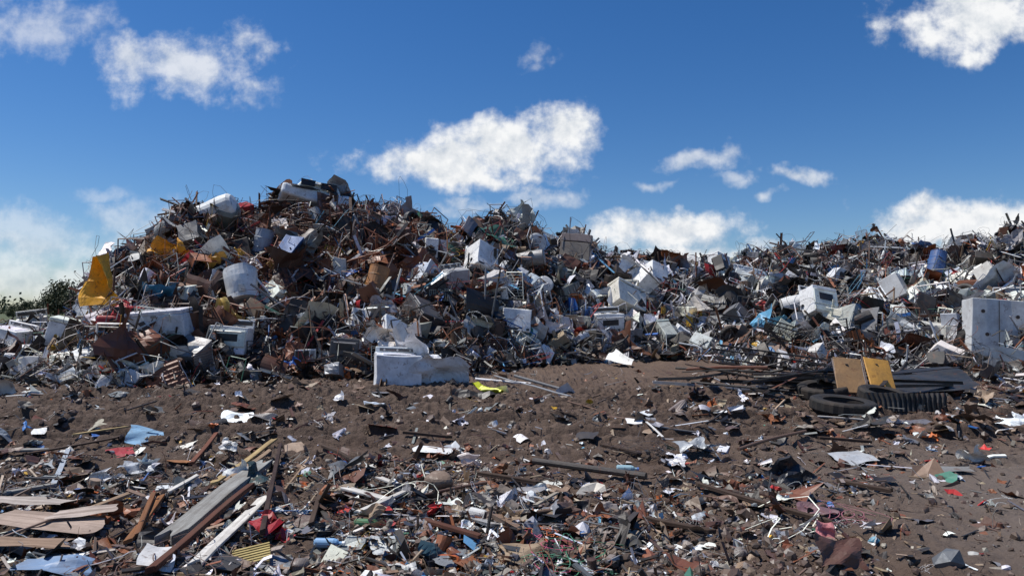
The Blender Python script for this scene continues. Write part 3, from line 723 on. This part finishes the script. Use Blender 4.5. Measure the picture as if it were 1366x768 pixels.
def bicycle():
    a=Acc();c=(.25,.04,.04,0)
    for x in(-.5,.5):
        a.add(ring(.33,.018,28,5),rot(math.pi/2,0,0),(x,0,.33),(.02,.02,.02,0))
        for i in range(14):
            t=i*.4488;a.add(tube([(x,0,.33),(x+.33*math.cos(t),0,.33+.33*math.sin(t))],.003,3),col=(.4,.4,.4,.7))
    for A,Bq in(((-.5,0,.33),(-.08,0,.3)),((-.5,0,.33),(-.17,0,.78)),((-.08,0,.3),(-.2,0,.88)),((-.17,0,.78),(.33,0,.82)),((-.08,0,.3),(.35,0,.7)),((.3,0,.95),(.5,0,.33))): a.add(tube([A,Bq],.017,6),col=c)
    a.add(tube([(.28,-.25,.98),(.34,-.1,1),(.34,.1,1),(.28,.25,.98)],.012,5),col=(.3,.3,.3,.8));a.add(rbox(.25,.13,.05,.02,2),loc=(-.22,0,.91),col=(.02,.02,.02,0));return a
put('bicycle',bicycle(),spot(880,412),(30,20,10),.2);put('bicycle',bicycle(),spot(660,335),(20,-20,30),.1);put('bicycle',bicycle(),spot(1170,366),(30,30,50),.1)
for pa,pb,L_,c,e in ((610,385,3,'grey',(0,-50,20)),(520,425,2.4,'white',(0,-70,30)),(390,430,2.6,'grey',(0,35,20)),(380,440,2.2,'dark',(0,50,-10)),(660,360,2.2,'grey',(0,60,10)),(1010,440,3,'dark',(0,8,10)),(1240,450,3,'grey',(0,-12,10)),(320,350,3,'rust',(0,-20,20)),(450,370,3.2,'rust',(0,-15,-20)),(540,350,3,'rust',(0,30,0)),(1180,370,3,'dark',(0,20,0)),(740,520,1.8,'grey',(0,14,-15)),(690,515,2,'white',(0,3,-18)),(640,430,2.6,'grey',(0,-75,10)),(650,440,2.4,'grey',(0,-60,10)),(615,450,2.0,'grey',(0,70,10)),(370,420,2.4,'white',(0,48,0)),(355,428,2.4,'grey',(0,44,0)),(400,455,2.2,'grey',(0,-55,10)),(480,360,2.6,'rust',(0,-25,10)),(430,385,2.8,'rust',(0,12,-10)),(350,370,2.4,'rust',(0,28,10)),(505,400,2.4,'rust',(0,-65,10))):
    a=Acc();a.add(tube(bentline(L_,1,.15,6),.03,8),col=R.choice(PAL[c]));put('metal_pole',a,spot(pa,pb),e,.25 if pb<500 else .05)

# ------------------------------------------------------------------ foreground items lying on the soil
def between(name,p1,p2,w,th,col,mat=2,lift=.03,bend=0,prof=None,j=.0):
    A=spot(*p1);Bq=spot(*p2);A=A+[0,0,lift];Bq=Bq+[0,0,lift];d=Bq-A;Ln=np.linalg.norm(d);n=10
    a=Acc()
    if prof=='tube': v=tube(np.stack([np.linspace(-Ln/2,Ln/2,n),bend*np.sin(np.linspace(0,math.pi,n)),0*np.linspace(0,1,n)],-1),w/2,10)
    else:
        v=rbox(Ln,w,th,min(th*.25,.006),8,0);P=v[0].copy();P[:,1]+=bend*np.cos(P[:,0]/Ln*math.pi)
        e=np.abs(P[:,0])>Ln*.47;P[e,0]+=.05*w/.1*np.sin(P[e,1]*60+R.uniform(0,6))
        P[:,2]+=.008*np.sin(P[:,0]*3+R.uniform(0,6));v=(P,v[1],v[2])
    a.add(v,col=col,mat=mat)
    dv=Vector(d).normalized();yv=Vector((0,0,1)).cross(dv).normalized();zv=dv.cross(yv)
    M=Matrix((dv,yv,zv)).transposed().to_4x4();M.translation=Vector((A+Bq)/2);return obj(name,a,M)
WG=(.34,.34,.32,0);WT=(.38,.27,.18,0);WY=(.55,.41,.2,0);WD=(.075,.05,.038,0);WR=(.12,.05,.033,0);WW=(.74,.72,.67,0)
between('weathered_beam',(228,740),(350,632),.17,.07,WG,lift=.09)
between('painted_trim_board',(262,765),(352,672),.09,.02,WW,lift=.05)
between('dark_timber',(200,790),(335,672),.05,.04,WR,lift=.12)
between('dark_timber',(350,728),(374,606),.04,.04,(.05,.03,.028,0),lift=.1)
between('broken_yellow_plank',(285,655),(366,597),.07,.025,WY,lift=.06);between('broken_yellow_plank',(300,660),(360,615),.06,.02,WT,lift=.1)
between('broken_yellow_plank',(225,665),(264,640),.05,.02,WW,lift=.05)
between('brown_plank',(170,735),(215,675),.05,.03,(.34,.15,.06,0),lift=.06);between('brown_plank',(182,732),(205,672),.04,.03,(.25,.11,.05,0),lift=.08)
between('steel_pipe',(712,624),(862,650),.07,.05,(.05,.045,.042,.3),mat=0,lift=.07,prof='tube')
between('steel_pipe',(985,606),(1075,588),.04,.03,(.15,.09,.06,0),mat=0,lift=.06,prof='tube',bend=.05)
between('steel_pipe',(560,672),(650,655),.03,.05,(.1,.05,.035,.2),mat=0,lift=.05,prof='tube',bend=.03)
for A_,B_,w_ in (((930,660),(1110,705),.05),((1120,650),(1190,662),.06),((1090,590),(1160,598),.05),((700,700),(760,690),.04),((640,640),(720,655),.05),((860,700),(950,722),.05),((415,712),(430,655),.04),((800,600),(850,612),.05),((540,585),(600,592),.05),((430,600),(470,620),.04)):
    between('dark_timber',A_,B_,w_,.035,WD,lift=.05)
between('dark_timber',(565,700),(640,730),.05,.03,WR,lift=.05)
between('dark_timber',(255,628),(288,590),.05,.03,(.2,.08,.05,0),lift=.05)
between('painted_trim_board',(505,648),(548,662),.06,.02,WW,lift=.06);between('painted_trim_board',(462,662),(520,678),.08,.02,WW,lift=.06)
between('painted_trim_board',(475,700),(540,668),.05,.02,WW,lift=.09)
between('broken_plank',(0,608),(60,606),.1,.03,WG,lift=.05);between('broken_plank',(100,590),(170,577),.05,.02,WY,lift=.05);between('broken_plank',(40,610),(160,590),.07,.02,WD,lift=.05)
between('broken_plank',(0,668),(70,655),.07,.03,WG,lift=.05);between('broken_plank',(120,690),(175,668),.06,.03,WT,lift=.07)
between('metal_strip',(93,600),(70,655),.05,.01,(.45,.5,.54,.4),mat=0,lift=.04);between('metal_strip',(380,660),(412,615),.02,.01,WT,lift=.04)
between('metal_strip',(862,568),(884,590),.03,.01,WW,mat=1,lift=.04)
between('painted_trim_board',(1090,560),(1160,566),.05,.02,WW,lift=.04)
between('metal_channel',(660,505),(760,535),.05,.02,(.4,.42,.44,.4),mat=0,lift=.06)
FG=[
('plywood_sheet',62,715,.85,.30,(.5,.39,.32,0),(5,3,-8),.06,.006,0,2),('plywood_sheet',20,742,.7,.22,(.4,.28,.2,0),(-2,4,8),.08,.006,0,2),('plywood_sheet',112,702,.45,.18,(.54,.45,.39,0),(6,-3,16),.1,.006,0,2),
('plywood_sheet',40,690,.6,.16,(.54,.48,.43,0),(3,3,0),.12,.006,0,2),
('blue_metal_sheet',196,586,.42,.4,(.28,.48,.66,0),(12,14,30),.06,.02,1,1),('crumpled_metal_sheet',185,632,.35,.3,(.35,.38,.42,.3),(10,10,20),.06,.05,2,0),
('white_board',577,609,.42,.22,(.84,.84,.81,0),(6,4,-4),.06,.004,0,1),('grey_metal_box_lid',465,634,.4,.3,(.11,.12,.13,.3),(22,-8,20),.1,.03,2,0),
('crumpled_metal_sheet',925,603,.42,.22,(.5,.53,.55,.3),(14,8,10),.07,.06,2,0),('aluminium_sheet',1138,620,.42,.3,(.58,.6,.61,.3),(14,-4,10),.07,.012,0,0),
('aluminium_sheet',1257,630,.55,.16,(.26,.26,.25,.2),(6,-2,-10),.04,.01,0,0),('black_plastic_bag',1055,655,.38,.3,(.015,.018,.025,0),(15,0,20),.1,.1,3,1),
('crumpled_metal_sheet',790,682,.4,.25,(.3,.26,.23,.2),(12,4,10),.05,.06,2,0),('crumpled_metal_sheet',745,684,.35,.2,(.12,.07,.05,0),(10,4,30),.06,.06,2,0),
('rusty_metal_box',1120,758,.36,.2,(.12,.055,.04,0),(30,0,5),.08,.03,2,0),('pink_plastic_scrap',1102,722,.14,.16,(.6,.22,.22,0),(30,10,0),.05,.08,2,1),
('plastic_sheet',630,624,.22,.1,(.65,.5,.42,0),(10,0,10),.05,.06,2,1),('cardboard_piece',238,620,.25,.12,(.45,.21,.1,0),(8,6,0),.04,.02,1,2),
('blue_metal_sheet',75,768,.45,.2,(.2,.3,.45,0),(5,0,10),.06,.02,1,1),('dark_plastic_sheet',590,755,.3,.3,(.03,.07,.09,0),(15,10,30),.05,.06,2,1),
('yellow_plastic_sheet',650,528,.6,.28,(.75,.8,.02,0),(-8,8,-20),.12,.06,2,1),('black_plastic_bag',635,530,.9,.4,(.015,.015,.015,0),(5,5,0),.06,.06,3,1),
('red_plastic_scrap',505,692,.2,.06,(.55,.03,.03,0),(20,0,10),.08,.03,1,1),('crumpled_paper',628,624,.2,.16,(.78,.68,.62,0),(20,0,10),.07,.1,3,1),
('crumpled_paper',305,608,.2,.16,(.78,.77,.73,0),(20,10,10),.07,.1,3,1),('crumpled_paper',500,545,.35,.1,(.6,.66,.72,0),(10,0,0),.06,.04,1,1),
('cardboard_piece',700,745,.3,.2,(.42,.32,.22,0),(10,0,10),.05,.02,1,2),('white_board',210,760,.2,.28,(.8,.79,.75,0),(10,20,20),.08,.01,0,1),
('crumpled_metal_sheet',10,585,.5,.25,(.16,.2,.25,.2),(10,10,0),.07,.06,2,0),('crumpled_metal_sheet',350,560,.4,.2,(.3,.28,.26,.2),(10,10,0),.05,.06,2,0),
('black_plastic_bag',345,650,.22,.3,(.02,.045,.045,0),(20,0,20),.12,.06,2,1),('crumpled_metal_sheet',1090,690,.3,.14,(.2,.11,.12,0),(8,0,-20),.04,.03,1,0),
('white_paper_sheet',5,528,.5,.5,(.82,.82,.8,0),(-50,0,20),.15,.04,2,1),('plastic_sheet',1245,518,.6,.3,(.04,.045,.05,.2),(10,0,20),.3,.02,1,0)]
for n,pa,pb,w,h,c,e,l,cr,fo,m in FG: put(n,panel(w,h,c,cr,fo,m,14),spot(pa,pb),e,l)
a=Acc()
for i in range(7): a.add(rbox(.24,.018,.01,.003,2),loc=(0,-.1+i*.033,.03),col=(.6,.48,.2,0),mat=2)
for x in(-.1,.1): a.add(rbox(.02,.24,.02,.004,2),loc=(x,0,.015),col=(.55,.42,.18,0),mat=2)
put('slatted_crate_side',a,spot(336,755),(10,-8,20),.05)
def bottle(col,cap):
    a=Acc();rs=[(.0,.025),(.01,.035),(.14,.035),(.165,.028),(.18,.014),(.2,.013)]
    v=[];n=14
    for z,r in rs:
        for i in range(n): v.append((r*math.cos(i*6.283/n),r*math.sin(i*6.283/n),z-.1))
    q=[[k*n+i,k*n+(i+1)%n,(k+1)*n+(i+1)%n,(k+1)*n+i] for k in range(len(rs)-1) for i in range(n)]
    a.add((np.array(v),np.array(q),E3),col=col,mat=1);a.add(cyl(.016,.02,10,1),loc=(0,0,.11),col=cap,mat=1);return a
for c,cp,p in(((.2,.4,.65,0),(.8,.8,.8,0),(438,732)),((.06,.2,.08,0),(.6,.5,.1,0),(490,706)),((.3,.45,.5,0),(.1,.2,.5,0),(836,632)),((.6,.6,.58,0),(.6,.05,.05,0),(640,695))):
    put('plastic_bottle',bottle(c,cp),spot(*p),(90,0,R.uniform(50,110)),.04)
def rock(name,p,s,col):
    import bmesh
    b=bmesh.new();bmesh.ops.create_icosphere(b,subdivisions=3,radius=1)
    v=np.array([x.co[:] for x in b.verts]);f=np.array([[x.index for x in q.verts] for q in b.faces]);b.free()
    v=v*[1,.8,.65];v=dentf(v,.07,4,6);a=Acc();a.add((v*s,E4,f),col=col);put(name,a,p,(0,0,R.uniform(0,90)),s*.35)
rock('rock',spot(586,650),.14,(.22,.155,.11,0));rock('rock',spot(988,742),.06,(.2,.17,.15,0));rock('rock',spot(400,762),.07,(.2,.17,.15,0));rock('rock',spot(555,748),.05,(.2,.16,.13,0))
for nm,c,p,s in(('pink_cord_tangle',(.6,.1,.2,0),(722,742),.26),('green_cord_tangle',(.05,.22,.12,0),(745,752),.3),('orange_cord_tangle',(.7,.15,.03,0),(726,722),.15),('black_cable_tangle',(.015,.015,.015,0),(185,640),.45),('black_cable_tangle',(.02,.015,.012,0),(360,620),.4),('pink_net',(.35,.12,.15,0),(1110,690),.3),('wire_tangle',(.12,.06,.04,0),(260,755),.5),('wire_tangle',(.06,.05,.045,.2),(865,600),.6)):
    a=Acc()
    for i in range(4):a.add(tangle(70,s,.0035,5),np.diag([1,1,.2]),(R.gauss(0,.04),R.gauss(0,.04),0),c)
    put(nm,a,spot(*p),(0,0,0),.02)
a=Acc()
for cx,cyy,sp,n in((490,690,55,64),(640,690,65,44),(330,620,60,36),(150,640,80,46),(60,740,80,34),(760,660,75,42),(900,600,60,24),(1060,670,60,28),(1120,745,35,12),(330,560,60,22),(560,625,50,22),(720,750,60,34),(260,750,70,34),(1100,620,50,12),(860,700,60,16),(1300,560,60,44),(1180,570,80,30),(60,600,60,32),(1000,520,60,46),(1150,515,110,70),(1320,520,50,60),(400,700,60,30),(600,740,60,26),(560,560,70,16),(120,545,80,26),(860,545,60,20),(720,590,50,14),(940,560,50,18)):
    for _ in range(n):
        p=spot(R.gauss(cx,sp),min(820,max(500,R.gauss(cyy,sp*.35))));k=R.choice(['crump','sheet','splint','strip','flat','curl','splint','prof','rod','plank','crump'])
        sc=R.uniform(.06,.27)*(1 if p[1]<9 else 1.5)
        M=rot(R.gauss(0,.2),R.gauss(0,.2),R.uniform(0,6.28))
        M=M@np.diag([sc*2,.4,.4]) if k in('strip','tube','prof','rod') else (M@np.diag([sc*1.8,sc*.8,sc*.8]) if k in('splint','plank') else M@np.diag([sc,sc,sc*.7]))
        a.add(R.choice(LIB[k]),M,p+[0,0,.02],pick({'dark':2.6,'rust':2.2,'grey':2.1,'white':1.7,'wood':3.0,'tint':.5}))
obj('broken_debris_pile',a)

# ------------------------------------------------------------------ trees
mf=bpy.data.materials.new('foliage');t,N,L=nt(mf);geo=N.new('ShaderNodeNewGeometry')
cc=mixc(N,L,ramp(N,L,noise(N,L,geo.outputs['Position'],.9,4),.35,.65),(.03,.045,.018,1),(.09,.1,.04,1))
b=N.new('ShaderNodeBsdfPrincipled');o=N.new('ShaderNodeOutputMaterial');b.inputs['Roughness'].default_value=.7;L.new(cc,b.inputs['Base Color']);L.new(b.outputs[0],o.inputs[0])
def leaves(c,r,n,ls):
    ctr=np.array(c)+rng.normal(0,1,(n,3))*np.array(r)*.5
    e1=rng.normal(0,1,(n,3));e1/=np.linalg.norm(e1,axis=1,keepdims=True);e2=np.cross(e1,rng.normal(0,1,(n,3)));e2/=np.linalg.norm(e2,axis=1,keepdims=True)
    V=np.stack([ctr-e1*ls,ctr-e2*ls*.6,ctr+e1*ls,ctr+e2*ls*.6],1).reshape(-1,3)
    return V,np.arange(n*4).reshape(-1,4),E3
def tree(x,y,h,w):
    a=Acc();k=np.linspace(0,h*.8,7);tp=tube(np.stack([.03*h*np.sin(k),0*k,k],-1),.04*h,8);v=tp[0];v[:,:2]*=(1-.8*np.clip(v[:,2:]/h,0,1));a.add((v,tp[1],tp[2]),col=(.08,.06,.045,0))
    for i in range(11):
        an=R.uniform(0,6.28);z=R.uniform(.35,.9)*h;rr=w*.5*R.uniform(.4,1)*(1.15-z/h*.6)
        e=(rr*math.cos(an),rr*math.sin(an),z+.05*h);a.add(tube([(0,0,z-.15*h),(e[0]*.5,e[1]*.5,z),e],.012*h,5),col=(.08,.06,.045,0))
        a.add(leaves(e,(w*.22,w*.22,h*.12),260,.028*h),mat=1)
    a.add(leaves((0,0,h*.72),(w*.35,w*.35,h*.25),500,.028*h),mat=1)
    return obj('tree',a,Matrix.Translation((x,y,0)),[M_wood,mf])
for pa,top,D in((92,376,62),(75,390,66),(108,386,60),(32,402,90),(18,408,95),(48,408,92)):
    tree((pa-683)/F*D,D,EYE+(412-top)/F*D,(412-top)/F*D*1.3+1)
a=Acc()
for i in range(260):
    an=R.uniform(-1.0,1.0);D=R.uniform(230,300);a.add(leaves((D*math.tan(an),D,1.5),(9,5,4.0*R.uniform(.6,1.3)),70,.8),mat=0)
obj('distant_treeline',a,mats=[mf])

# ------------------------------------------------------------------ camera, sun, world
cam=bpy.data.cameras.new('camera');co=bpy.data.objects.new('camera',cam);bpy.context.scene.collection.objects.link(co)
co.location=(0,0,EYE);co.rotation_euler=(math.pi/2+PITCH,0,0);cam.sensor_width=36;cam.lens=36*F/1366;cam.clip_end=9000;cam.clip_start=.05
bpy.context.scene.camera=co
S=Vector((-.44,.10,.84)).normalized()
sl=bpy.data.lights.new('sun','SUN');sl.energy=5.0;sl.angle=math.radians(.5);sl.color=(1,.96,.9)
so=bpy.data.objects.new('sun',sl);bpy.context.scene.collection.objects.link(so);so.rotation_euler=S.to_track_quat('Z','Y').to_euler();so.location=(-20,10,40)
w=bpy.data.worlds.new('World');bpy.context.scene.world=w;w.use_nodes=True;t=w.node_tree;N=t.nodes;L=t.links;N.clear()
sky=N.new('ShaderNodeTexSky');sky.sky_type='NISHITA';sky.sun_disc=False;sky.sun_elevation=math.asin(S.z);sky.sun_rotation=math.atan2(S.x,S.y)
sky.air_density=1;sky.dust_density=.2;sky.ozone_density=3
hs=N.new('ShaderNodeHueSaturation');hs.inputs['Saturation'].default_value=1.3;hs.inputs['Value'].default_value=1.0;L.new(sky.outputs[0],hs.inputs['Color'])
skyc=mixc(N,L,1,hs.outputs[0],(.9,1.0,1.2,1),'MULTIPLY')
tc=N.new('ShaderNodeTexCoord');sx=N.new('ShaderNodeSeparateXYZ');L.new(tc.outputs['Generated'],sx.inputs[0])
ay=math_(N,L,'MAXIMUM',math_(N,L,'ABSOLUTE',sx.outputs[1]),.08)
u=math_(N,L,'DIVIDE',sx.outputs[0],ay);v=math_(N,L,'DIVIDE',sx.outputs[2],ay)
cb=N.new('ShaderNodeCombineXYZ');L.new(u,cb.inputs[0]);L.new(v,cb.inputs[1])
def vm(op,a,b):
    m=N.new('ShaderNodeVectorMath');m.operation=op
    for i,x in enumerate((a,b)):
        if hasattr(x,'links'):L.new(x,m.inputs[i])
        else:m.inputs[i].default_value=x
    return m
def nz(vec,sc,det,rg):
    n=N.new('ShaderNodeTexNoise');n.inputs['Scale'].default_value=sc;n.inputs['Detail'].default_value=det;n.inputs['Roughness'].default_value=rg;L.new(vec,n.inputs['Vector']);return n
wn=nz(cb.outputs[0],9,4,.6);wo=vm('MULTIPLY',vm('SUBTRACT',wn.outputs['Color'],(.5,.5,.5)).outputs[0],(.15,.085,0))
Pw=vm('ADD',cb.outputs[0],wo.outputs[0]).outputs[0]
CL=[(590,216,95,32,1.0,1),(665,198,85,36,1.0,1),(745,170,55,32,.95,1),(620,236,100,14,.9,.9),
 (245,75,95,40,.85,.75),(180,68,60,24,.6,.6),(335,120,30,16,.5,.35),(40,30,80,38,.7,.5),(1305,22,90,44,1.0,1),(1225,38,42,24,.75,.8),(1310,70,25,18,.7,.8),
 (885,308,95,24,1.0,1),(940,335,110,14,.8,.8),(1290,292,105,30,1.05,1),(1240,313,70,14,.9,.9),(1366,296,60,38,.9,1),
 (640,278,55,12,.65,.45),(720,262,40,15,.7,.55),(710,78,16,11,.55,.4),(940,212,50,12,.68,.6),(880,243,34,7,.6,.45),(1065,235,48,11,.72,.7),(975,237,25,8,.6,.5),(1022,262,20,8,.6,.6),(140,252,50,12,.55,.3),
 (40,320,130,40,.75,.42),(200,290,110,24,.65,.38),(40,375,150,34,.85,.55),(10,300,60,30,.6,.42),(585,285,50,8,.6,.35)]
cur=None;op=None
for cx,cyy,rx,ry,am,oc in CL:
    d=vm('MULTIPLY',vm('SUBTRACT',Pw,((cx-683)/F,(412-cyy)/F,0)).outputs[0],(F/rx/1.5,F/ry/1.5,0))
    ln=N.new('ShaderNodeVectorMath');ln.operation='LENGTH';L.new(d.outputs[0],ln.inputs[0])
    f0=math_(N,L,'SUBTRACT',1,ln.outputs['Value'])
    f=math_(N,L,'MULTIPLY',f0,am)
    o1=math_(N,L,'MULTIPLY',math_(N,L,'ADD',math_(N,L,'MULTIPLY',f0,1.5),.9,True),oc)
    cur=f if cur is None else math_(N,L,'MAXIMUM',cur,f)
    op=o1 if op is None else math_(N,L,'MAXIMUM',op,o1)
n1=nz(cb.outputs[0],15,9,.62).outputs['Fac']
off=vm('ADD',cb.outputs[0],(-.006,.016,0)).outputs[0];n2=nz(off,15,6,.58).outputs['Fac']
den=math_(N,L,'ADD',math_(N,L,'MAXIMUM',cur,-1.0),math_(N,L,'MULTIPLY',math_(N,L,'SUBTRACT',n1,.5),1.8))
alpha=ramp(N,L,den,.04,.72);alpha.node.color_ramp.interpolation='EASE'
lit=math_(N,L,'ADD',.7,math_(N,L,'MULTIPLY',math_(N,L,'SUBTRACT',n1,n2),3.6),True)
ccol=mixc(N,L,lit,(7.3,8.0,8.9,1),(11.7,11.8,11.9,1))
fin=mixc(N,L,math_(N,L,'MULTIPLY',alpha,op),skyc,ccol)
bg=N.new('ShaderNodeBackground');bg.inputs['Strength'].default_value=.08;L.new(fin,bg.inputs[0]);wo_=N.new('ShaderNodeOutputWorld');L.new(bg.outputs[0],wo_.inputs[0])
w.cycles.sampling_method='MANUAL';w.cycles.sample_map_resolution=512
sc=bpy.context.scene;sc.view_settings.view_transform='Standard';sc.view_settings.look='None';sc.view_settings.exposure=0
